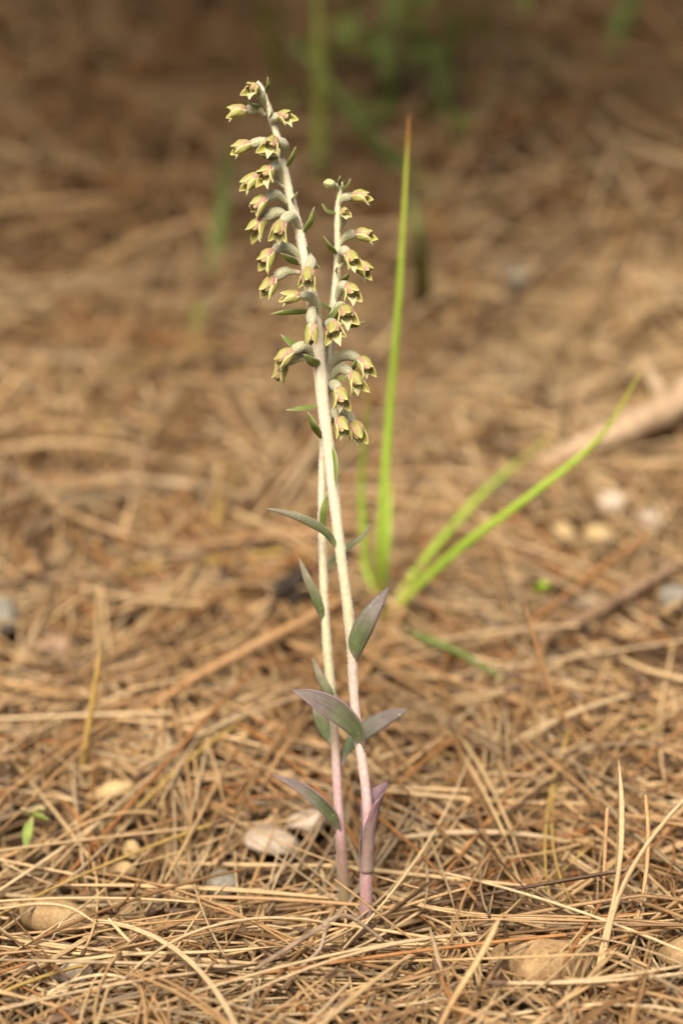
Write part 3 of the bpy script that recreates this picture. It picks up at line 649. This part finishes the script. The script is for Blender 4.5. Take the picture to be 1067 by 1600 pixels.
def make_orchid(name, stem_px, widths, y0, y1, mat, label):
    ys = lambda py: y0+(y1-y0)*np.clip((1450-py)/1320, 0, 1)
    pts = [P(a, b, ys(b)) for a, b in stem_px]; base = pts[0].copy()
    root = empty(name, base); tag(root, label, 'orchid', 'orchids growing in the needle litter')
    path, rad = spline(pts, 110, np.array(widths)/2*.93*MM/5.05)
    rad = rad*(1+.02*np.sin(np.arange(110)*.9))
    V, F, U = tube(path-base, rad, 16); st = obj('stem', mesh_np('stem', V, F, mat, suv=U), root)
    V, F = hairs(path-base, rad, 8000, .00050, 5); obj('stem_hairs', mesh_np('stem_hairs', V, F, HAIR, smooth=False), st, kind='stuff')
    return dict(root=root, y=ys, base=base)
def leaf(pl, name, pts, width, mat, wprof=LANCE, cup=.5, hint=(0, 0, 1), twist=(0, 0), th=.00035, nv=9, fold=0):
    p = [P(a, b, pl['y'](b)+c) for a, b, c in pts]
    V, F, U = blade(p, width*MM/5.05, wprof, cup, hint, nv=nv, twist=twist, th=th, fold=fold)
    return obj(name, mesh_np(name, V-pl['base'], F, mat, suv=U), pl['root'])

T_ = make_orchid('orchid_plant', [(574, 1478), (572, 1440), (572, 1370), (575, 1290), (571, 1230), (563, 1170), (556, 1120), (552, 1070), (550, 1020), (545, 965), (537, 900), (529, 840), (521, 770), (513, 700), (504, 625), (497, 545), (489, 475), (478, 415), (467, 360), (454, 310), (443, 260), (433, 212), (423, 180), (416, 158), (413, 146), (409, 135), (402, 127)],
                 [22, 22, 21, 19, 16, 17, 16, 15, 15, 17, 16, 17, 18, 19, 20, 21, 20, 17, 16, 14, 13, 11, 10, 7, 5, 4, 3], -.002, .022, STEM_T, 'taller orchid leaning left with many nodding flowers, rooted at the right')
S_ = make_orchid('orchid_plant', [(538, 1440), (537, 1400), (534, 1340), (530, 1280), (526, 1210), (523, 1150), (518, 1090), (511, 1010), (507, 940), (504, 860), (503, 790), (504, 720), (508, 650), (512, 590), (516, 530), (521, 480), (526, 430), (528, 385), (527, 345), (529, 315), (532, 295), (533, 284)],
                 [20, 20, 19, 16, 15, 15, 14, 14, 13, 13, 12.5, 12, 13, 13, 14, 13, 11, 10, 9.5, 8.5, 7, 4], .006, .030, STEM_S, 'shorter upright orchid with flowers on the right, rooted at the left')
FX, FS = T_, S_
tb, sb = T_['base'], S_['base']
yT, yS = -.006, .008
# (attach, mids, foot, axis, length, depth, open, kind)
for s_i, (pl, L_) in enumerate(((T_, [
    ((412, 170), [(410, 156)], (402, 139), (-.5, -.05, .9), 31, yT-.006, .5, 'flower'),
    ((414, 180), [(402, 170)], (385, 172), (-1, .12, .3), 33, yT-.003, .25, 'flower'),
    ((424, 196), [(428, 186)], (437, 180), (.65, .05, .75), 32, yT-.004, .6, 'flower'),
    ((437, 232), [(414, 222)], (391, 225), (-1, .3, .35), 35, yT-.002, .35, 'flower'),
    ((439, 248), [(444, 228)], (430, 219), (-.35, .25, .9), 35, yT-.008, .6, 'flower'),
    ((442, 286), [(432, 262)], (423, 264), (-.45, .4, .8), 36, yT-.007, .55, 'flower'),
    ((446, 294), [(425, 275)], (405, 276), (-.8, .4, .45), 35, yT+.001, .5, 'flower'),
    ((450, 318), [(432, 304)], (415, 309), (-.65, .55, .5), 35, yT-.004, .4, 'flower'),
    ((457, 345), [(435, 332)], (412, 341), (-.55, .7, .5), 38, yT-.001, .45, 'flower'),
    ((471, 360), [(456, 338)], (440, 347), (-.25, .65, .75), 37, yT-.009, .5, 'flower'),
    ((472, 415), [(459, 393), (441, 386)], (427, 392), (-.6, .65, .5), 37, yT-.004, .5, 'flower'),
    ((468, 426), [(448, 424)], (428, 434), (-.5, .75, .5), 40, yT-.003, .35, 'flower'),
    ((484, 398), [(486, 408)], (483, 420), (-.12, .75, .65), 38, yT-.012, .5, 'flower'),
    ((499, 500), [(497, 478), (484, 464)], (468, 462), (-1, .12, .3), 35, yT-.007, .15, 'flower'),
    ((492, 476), [(487, 488)], (487, 506), (0, 1, .3), 34, yT-.013, .2, 'flower'),
    ((493, 562), [(476, 542)], (456, 548), (-.75, .55, .35), 36, yT-.006, .2, 'flower'),
    ((492, 572), [(470, 558)], (444, 568), (-.4, .9, .25), 35, yT-.001, .2, 'flower'),
    ]), (S_, [
    ((529, 300), [(526, 292)], (522, 288), (-.8, -.15, .4), 22, yS-.003, .1, 'flower_bud'),
    ((529, 322), [(538, 310)], (550, 306), (1, .02, .3), 32, yS-.003, .15, 'flower'),
    ((531, 362), [(537, 345)], (536, 332), (.25, -.1, 1), 27, yS-.008, .2, 'flower'),
    ((531, 382), [(543, 369)], (556, 365), (1, .1, .3), 34, yS-.002, .2, 'flower'),
    ((529, 412), [(536, 393)], (544, 397), (.4, .35, .85), 36, yS-.007, .5, 'flower'),
    ((529, 420), [(542, 402)], (556, 412), (.7, .4, .55), 36, yS-.001, .5, 'flower'),
    ((524, 472), [(534, 449)], (543, 447), (.4, .35, .85), 37, yS-.005, .6, 'flower'),
    ((520, 506), [(530, 482)], (538, 481), (.2, .4, .9), 38, yS-.007, .55, 'flower'),
    ((516, 525), [(515, 508)], (521, 506), (.05, .45, .9), 39, yS-.012, .65, 'flower'),
    ((512, 592), [(522, 565), (542, 555)], (562, 561), (.6, .55, .65), 38, yS-.003, .55, 'flower'),
    ((511, 604), [(530, 577)], (550, 584), (.45, .65, .7), 39, yS-.006, .5, 'flower'),
    ((510, 616), [(520, 602)], (529, 608), (.3, .7, .7), 39, yS-.009, .55, 'flower'),
    ((510, 660), [(521, 645)], (530, 653), (.3, .7, .7), 39, yS-.008, .5, 'flower'),
    ((510, 668), [(532, 646)], (553, 659), (.3, .75, .6), 39, yS-.002, .35, 'flower'),
    ]))):
    for f_i, (att, mids, fb, ax, ln, dp, op, kd) in enumerate(L_):
        flower(pl, pl['base'], att, mids, fb, ax, ln, dp-(yS if s_i else yT)+float(pl['y'](fb[1])), op, kd, 0.0, f_i+40*s_i)
# bracts (pixel from, bend, tip, width)
SIDE = (0, 1, .25)
for pl, L_ in ((T_, [
    ((415, 145), (420, 133), (418, 120), 7), ((411, 168), (398, 166), (385, 158), 6), ((424, 188), (425, 180), (424, 172), 7), ((436, 246), (420, 247), (404, 240), 8),
    ((448, 262), (457, 246), (462, 229), 8), ((455, 310), (460, 307), (465, 300), 7), ((473, 365), (486, 346), (491, 323), 10), ((466, 413), (452, 405), (438, 395), 13),
    ((486, 415), (494, 416), (500, 418), 8), ((488, 487), (455, 488), (422, 491), 10), ((481, 552), (458, 537), (439, 523), 13), ((499, 574), (488, 566), (474, 553), 17),
    ((498, 634), (472, 637), (447, 641), 9), ((501, 685), (490, 666), (481, 643), 13), ((517, 692), (524, 722), (524, 760), 8), ((482, 395), (481, 388), (479, 383), 5)]),
    (S_, [((532, 290), (531, 282), (532, 274), 7), ((533, 294), (542, 289), (548, 279), 7), ((525, 332), (512, 329), (503, 318), 8), ((527, 398), (515, 386), (506, 369), 9),
    ((534, 441), (541, 434), (546, 426), 9), ((524, 424), (526, 420), (530, 418), 8), ((520, 482), (508, 478), (497, 469), 7), ((502, 512), (517, 494), (536, 472), 10), ((545, 511), (558, 508), (570, 502), 7),
    ((515, 590), (528, 592), (545, 586), 10), ((548, 580), (552, 574), (556, 561), 9), ((512, 520), (508, 536), (509, 555), 8)])):
    for n_i, (a, b, c, wd) in enumerate(L_):
        fwd = -.005 if n_i % 2 else -.003
        leaf(pl, 'bract', [(*a, 0), (*b, fwd*1.2), (*c, fwd*1.5)], wd*1.15, BRACT, NARROW, .7, 'cam', (.6, .6) if n_i % 2 else (-.6, -.6), nv=5, th=.00025)
# a water drop sits on the short bract
dv = []
# leaves of the taller plant
def sheath_leaf(pl, name, pts, rad, mat, openfrom, tipw):
    """a leaf that wraps the stem below and opens into a pointed blade; pts = centre of the wrap"""
    p = np.array([P(a, b, pl['y'](b)+c) for a, b, c in pts]); nu, nv = 34, 15; c = spline(p, nu); u = np.linspace(0, 1, nu)
    g = np.zeros((nu, nv, 3)); uv = np.zeros((nu, nv, 2)); v = np.linspace(-1, 1, nv)
    T = np.gradient(c, axis=0); T /= np.linalg.norm(T, axis=1)[:, None]
    back = np.array(tipw[1], float)
    for i_ in range(nu):
        bk = unit(back-T[i_]*(back@T[i_])); sd2 = np.cross(T[i_], bk)
        o = np.clip((u[i_]-openfrom)/(1-openfrom), 0, 1); ang = (2.9-1.9*o**.7)*v
        w_ = np.interp(o, [0, .15, .45, .75, .93, 1], [1, 1.05, 1.1, .72, .28, .02])
        R = rad*MM/5.05*(1+.9*o); aa = ang*w_ if o > 0 else ang
        g[i_] = c[i_]+R*(np.cos(aa)[:, None]*bk+np.sin(aa)[:, None]*sd2)-R*bk*o
        uv[i_, :, 0] = u[i_]; uv[i_, :, 1] = v*(o > .0)
    V, F, U = shell(g, uv, .0003); return obj(name, mesh_np(name, V-pl['base'], F, mat, suv=U), pl['root'])
sheath_leaf(T_, 'sheath_leaf', [(572, 1362, 0), (573, 1320, 0), (577, 1285, 0), (586, 1250, .001), (604, 1220, .004)], 11.6, LEAFP, .50, (1, (.75, .6, 0)))
leaf(T_, 'leaf', [(566, 1178, .0), (558, 1143, -.003), (528, 1112, -.006), (490, 1091, -.007), (454, 1077, -.006)], 38, LEAF, [(0, .28), (.15, .45), (.35, .85), (.52, 1), (.7, .9), (.86, .5), (1, .01)], -.55, 'cam', (.5, -.45))
leaf(T_, 'leaf', [(550, 1040, .0), (556, 1004, -.003), (570, 972, -.005), (588, 943, -.004), (609, 916, .000)], 37, LEAF, [(0, .28), (.1, .5), (.25, .85), (.45, 1), (.62, .88), (.8, .55), (.94, .2), (1, .01)], .75, 'cam', (.3, .3))
leaf(T_, 'leaf', [(530, 862, .0), (510, 833, -.003), (480, 814, -.005), (448, 802, -.005), (415, 794, -.004)], 15, LEAFG, NARROW, .6, 'cam', (.3, .3))
# leaves of the shorter plant
leaf(S_, 'leaf', [(530, 1306, .0), (522, 1279, -.003), (498, 1252, -.006), (465, 1228, -.006), (424, 1210, -.004)], 23, LEAF, LANCE, -.8, 'cam', (.4, -.3))
leaf(S_, 'leaf', [(533, 1196, .001), (540, 1172, .004), (562, 1148, .006), (598, 1124, .007), (638, 1108, .006)], 31, LEAF, [(0, .25), (.15, .45), (.35, .85), (.6, 1), (.8, .72), (.93, .35), (1, .01)], .45, 'cam', (.2, .2))
leaf(S_, 'leaf', [(521, 1162, .002), (509, 1140, .004), (498, 1115, .005), (490, 1088, .006)], 30, LEAFG, LANCE, .6, 'cam', (.3, .3))
leaf(S_, 'leaf', [(521, 1112, .0), (513, 1083, -.003), (500, 1058, -.003), (488, 1028, -.002)], 17, LEAFG, NARROW, .6, 'cam', (.3, .3))
leaf(S_, 'leaf', [(506, 975, .0), (495, 938, -.003), (480, 905, -.004), (467, 871, -.003)], 17, LEAFG, NARROW, .5, 'cam', (.3, .3))
leaf(S_, 'leaf', [(510, 892, .001), (520, 875, .004), (545, 853, .006), (566, 838, .006), (579, 818, .005)], 10, LEAFG, NARROW, .6, 'cam', (.3, .3))
leaf(S_, 'leaf', [(503, 835, .0), (505, 800, -.003), (508, 785, -.003), (512, 768, -.003)], 12, BRACT, NARROW, .5, 'cam')

# ------------------------------------------------------------------ grass tuft behind, and other greenery
GRASSG = m_grass((.50, .52, .12)); gb = G(596, 968, .006); tuft = empty('grass_tuft', gb)
def gblade(root, rb, pts, wd, mat, hint='cam', name='blade', cup=.35, nv=5):
    V, F, U = blade(pts, wd, GRASSP, cup, hint, nu=24, nv=nv, th=.0003); return obj(name, mesh_np(name, V-rb, F, mat, suv=U), root)
gy = gb[1]; km = (gb-CAM)@FWD/(LENS/SENS*PH)
gblade(tuft, gb, [G(588, 962, .002), P(594, 850, gy-.01), P(608, 650, gy-.02), P(624, 450, gy-.04), P(639, 180, gy-.06)], 13.5*km, GRASS)
gblade(tuft, gb, [G(580, 945, .002), P(570, 860, gy+.01), P(565, 750, gy), P(576, 600, gy-.03)], 12*km, GRASSY)
gblade(tuft, gb, [G(592, 965, .002), P(604, 860, gy), P(612, 740, gy+.01)], 12*km, GRASSY)
gblade(tuft, gb, [G(598, 972, .006), P(632, 935, gy-.005), P(720, 855, gy-.02), P(840, 765, gy-.04), P(935, 685, gy-.055), P(1000, 582, gy-.07)], 14*km, GRASSG)
gblade(tuft, gb, [G(604, 960, .006), P(655, 885, gy+.015), P(740, 785, gy+.06), P(800, 730, gy+.10), P(870, 675, gy+.14)], 11*km, GRASSY)
gblade(tuft, gb, [G(606, 972, .003), G(650, 992, .019), G(710, 1016, .022), G(760, 1045, .018), G(800, 1068, .014)], 15*km, DGRASS)
gblade(tuft, gb, [G(598, 966, .003), P(575, 900, gy+.01), P(560, 868, gy+.01)], 9*km, GRASSY)
tag(tuft, 'bright green grass tuft with long thin blades behind the orchids', 'grass tuft')
def small_blade(pts, wd, label, mat=GRASS):
    V, F, U = blade(pts, wd, GRASSP, .4, 'cam', nv=5); b = pts[0]; o = obj('grass_sprig', mesh_np('grass_sprig', V-b, F, mat, suv=U)); o.location = b; return tag(o, label, 'grass')
small_blade([G(868, 1108, .014), G(895, 1122, .016), G(925, 1133, .014)], .003, 'short green grass blade lying right of the leaning needle')
small_blade([G(975, 1137, .014), G(1005, 1134, .016), G(1040, 1140, .014)], .0028, 'short green grass blade lying near the right edge')
small_blade([G(835, 925, .014), G(850, 915, .02), G(862, 922, .014)], .004, 'tiny green leaf tip in the litter under the long blade')
# seedling at the left
b = G(46, 1334, .009); sy = b[1]-.008; seed = empty('seedling', b)
V, F, U = tube(spline([b, P(45, 1305, sy-.002), P(50, 1285, sy-.003), P(52, 1272, sy-.003)], 12)-b, np.linspace(.0008, .0006, 12), 8)
SEEDM = NT('seedling_stem').done((.50, .45, .12), .5, .3); SEEDY = m_leaf('seedling_leaf_pale', (.62, .56, .22), (.66, .60, .28), (.66, .62, .34), (.66, .60, .30), .3, (.5, .45, .2)); SEEDG = m_leaf('seedling_leaf_green', (.28, .36, .07), (.34, .42, .11), (.40, .44, .16), (.34, .42, .10), .3, (.4, .42, .14))
obj('stem', mesh_np('stem', V, F, SEEDM, suv=U), seed)
for pts, wd, mt in (([(51, 1273), (42, 1269), (33, 1262)], 11, SEEDY), ([(52, 1272), (61, 1265), (71, 1263)], 12, SEEDY), ([(53, 1274), (64, 1277), (77, 1281)], 12, SEEDG), ([(50, 1280), (43, 1300), (41, 1329)], 18, SEEDG)):
    p = [P(a, c, sy-.004-.002*i_) for i_, (a, c) in enumerate(pts)]
    V, F, U = blade(p, wd*MM/4.6, LANCE, .4, (.3, -.5, .7) if abs(pts[0][0]-pts[2][0]) > 12 else (1, -.3, 0), nu=12, nv=5); obj('leaf', mesh_np('leaf', V-b, F, mt, suv=U), seed)
tag(seed, 'tiny green seedling with pale leaves at the left edge', 'seedling')
# soft grasses far up the bank
def far_tuft(blades, label, mat=DGRASS):
    b = blades[0][0][0]; root = empty('far_grass', b)
    for pts, wd in blades:
        V, F, U = blade(pts, wd, GRASSP, .3, 'cam', nu=14, nv=3); obj('blade', mesh_np('blade', V-b, F, mat, suv=U), root)
    return tag(root, label, 'grass', 'blurred grasses on the bank')
FG = NT('olive_grass').done((.36, .40, .09), .5, .3, .3)
g1 = G(448, 170); y1 = g1[1]
far_tuft([([g1, P(432, 100, y1-.03), P(412, 30, y1-.05), P(395, -60, y1-.08)], .007)], 'blurred grass blade leaning left above the taller orchid', FG)
g2 = G(498, 290); y2 = g2[1]
far_tuft([([g2, P(500, 200, y2-.01), P(498, 80, y2-.02), P(494, -60, y2-.02)], .0075)], 'blurred upright grass blade above the shorter orchid', FG)
g3 = G(690, 310); y3 = g3[1]
far_tuft([([g3, P(620, 255, y3), P(560, 195, y3-.02), P(500, 110, y3-.03), P(440, 50, y3-.03)], .008), ([G(660, 470), P(655, 380, y3-.15), P(640, 300, y3-.15)], .009), ([G(700, 200), P(690, 140, y3+.05), P(672, 60, y3+.05)], .010), ([G(615, 190), P(606, 120, y3+.05), P(590, 40, y3+.05)], .010)], 'dull green grass slanting up left behind the orchid tops', DGRASS)
g4 = G(332, 445); y4 = g4[1]
far_tuft([([g4, P(340, 370, y4), P(352, 290, y4), P(360, 215, y4-.01)], .0075)], 'dull green upright grass blade left of the taller orchid', DGRASS)
g5 = G(940, 110); y5 = g5[1]
far_tuft([([g5, P(960, 60, y5), P(985, 0, y5), P(1000, -60, y5)], .013)], 'grey green grass blade in the upper right corner', DGRASS)
g6 = G(310, 540); y6 = g6[1]
far_tuft([([g6, P(306, 500, y6), P(318, 470, y6)], .006)], 'short green shoot blurred at the left of the bank', FG)
# leafy shrub on the bank, mostly above the picture
def shrub(name, base, stems, nleaf, ls, mat, label, seed):
    r = np.random.default_rng(seed); root = empty(name, base); Vs, Fs, Us = [], [], []; tips = []
    for s_i, st in enumerate(stems):
        p, rr = spline(np.array(st), 14, np.linspace(.006, .0015, len(st))); V, F, U = tube(p-base, rr, 7); obj('limb', mesh_np('limb', V, F, BARK, suv=U), root); tips.append(p)
    n = nleaf; c = np.zeros((n, 3)); k = r.integers(0, len(tips), n); t = r.uniform(5, 13, n).astype(int)
    for q_ in range(n): c[q_] = tips[k[q_]][t[q_]]
    c += r.normal(0, 1, (n, 3))*np.array([.03, .05, .028])
    d = r.normal(0, 1, (n, 3)); d /= np.linalg.norm(d, axis=1)[:, None]; up_ = r.normal(0, .5, (n, 3))+[0, 0, 1]; s_ = np.cross(d, up_); s_ /= np.linalg.norm(s_, axis=1)[:, None]; nn = np.cross(s_, d)
    L = ls*r.uniform(.7, 1.3, n)[:, None]
    V = np.stack([c-d*L*.5, c-d*L*.1+s_*L*.22+nn*L*.05, c+d*L*.5, c-d*L*.1-s_*L*.22+nn*L*.05], 1).reshape(-1, 3)-base
    obj('crown', mesh_np('crown', V, np.arange(4*n).reshape(-1, 4), mat, smooth=False), root, kind='stuff')
    return tag(root, label, 'shrub')
SHRUBM = NT('shrub_leaf').done((.20, .25, .06), .5, .3, .3)
b7 = G(640, 150); y7 = b7[1]
shrub('low_shrub', b7, [[b7, P(632, 100, y7-.02), P(628, 40, y7-.03)], [b7, P(650, 110, y7), P(668, 70, y7+.02)], [b7, P(622, 120, y7), P(605, 70, y7)]], 150, .020, SHRUBM, 'small dark green leafy shoot blurred at the top centre', 71)

# unseen pines added beside the frame: their low boughs shade the upper bank
SHADE_PINEM = NT('shade_pine_foliage').done((.07, .11, .03), .5, .3, .2)
def pine(base, limbs, label, seed, ntuft):
    r = np.random.default_rng(seed); base = np.array(base, float); root = empty('shade_pine', base)
    p, rr = spline([base-[0, 0, .05], base+[.03, .02, 1.2], base+[-.04, .05, 2.6], base+[0, .1, 4.6]], 40, [.13, .11, .085, .04]); rr = rr*(1+.06*r.normal(0, 1, 40)); V, F, U = tube(p-base, rr, 18); obj('trunk', mesh_np('trunk', V, F, BARK, suv=U), root)
    ends = []
    for st in limbs:
        p, rr = spline(np.array(st), 24, np.linspace(.03, .006, len(st))); V, F, U = tube(p-base, rr, 8); obj('limb', mesh_np('limb', V, F, BARK, suv=U), root); ends.append(p)
    k = r.integers(0, len(ends), ntuft); t = r.integers(8, 24, ntuft); c = np.array([ends[a][b_] for a, b_ in zip(k, t)])+r.normal(0, 1, (ntuft, 3))*[.16, .10, .035]
    n = 26; d = r.normal(0, 1, (ntuft, n, 3))+[0, 0, .5]; d /= np.linalg.norm(d, axis=2)[..., None]; s_ = np.cross(d, r.normal(0, 1, (ntuft, n, 3))); s_ /= np.linalg.norm(s_, axis=2)[..., None]
    a = c[:, None]+d*.01; e = c[:, None]+d*r.uniform(.07, .12, (ntuft, n, 1)); V = np.stack([a-s_*.002, a+s_*.002, e], 2).reshape(-1, 3)-base
    obj('crown', mesh_np('crown', V, np.arange(len(V)).reshape(-1, 3), SHADE_PINEM, smooth=False), root, kind='stuff'); return tag(root, label, 'tree')
for bx, by, sgn, lb, sdx in ((1.25, 1.3, -1, 'unseen pine added on the right to shade the upper bank', 5), (-1.3, 1.5, 1, 'unseen pine added on the left to shade the upper bank', 6)):
    bz = float(hgt(bx, by)); B = np.array([bx, by, bz]); limbs = []
    for q_ in range(9):
        yy = .27+.17*q_-.05*(sgn > 0); za = .49+.085*q_
        limbs.append([np.array([bx, by, za+.15]), np.array([bx+sgn*.45, (by+yy)/2+.1, za+.12]), np.array([bx+sgn*.95, yy+.12, za+.06]), np.array([bx+sgn*1.4, yy, za])])
    pine(B, limbs, lb, sdx, 560 if sgn < 0 else 850)
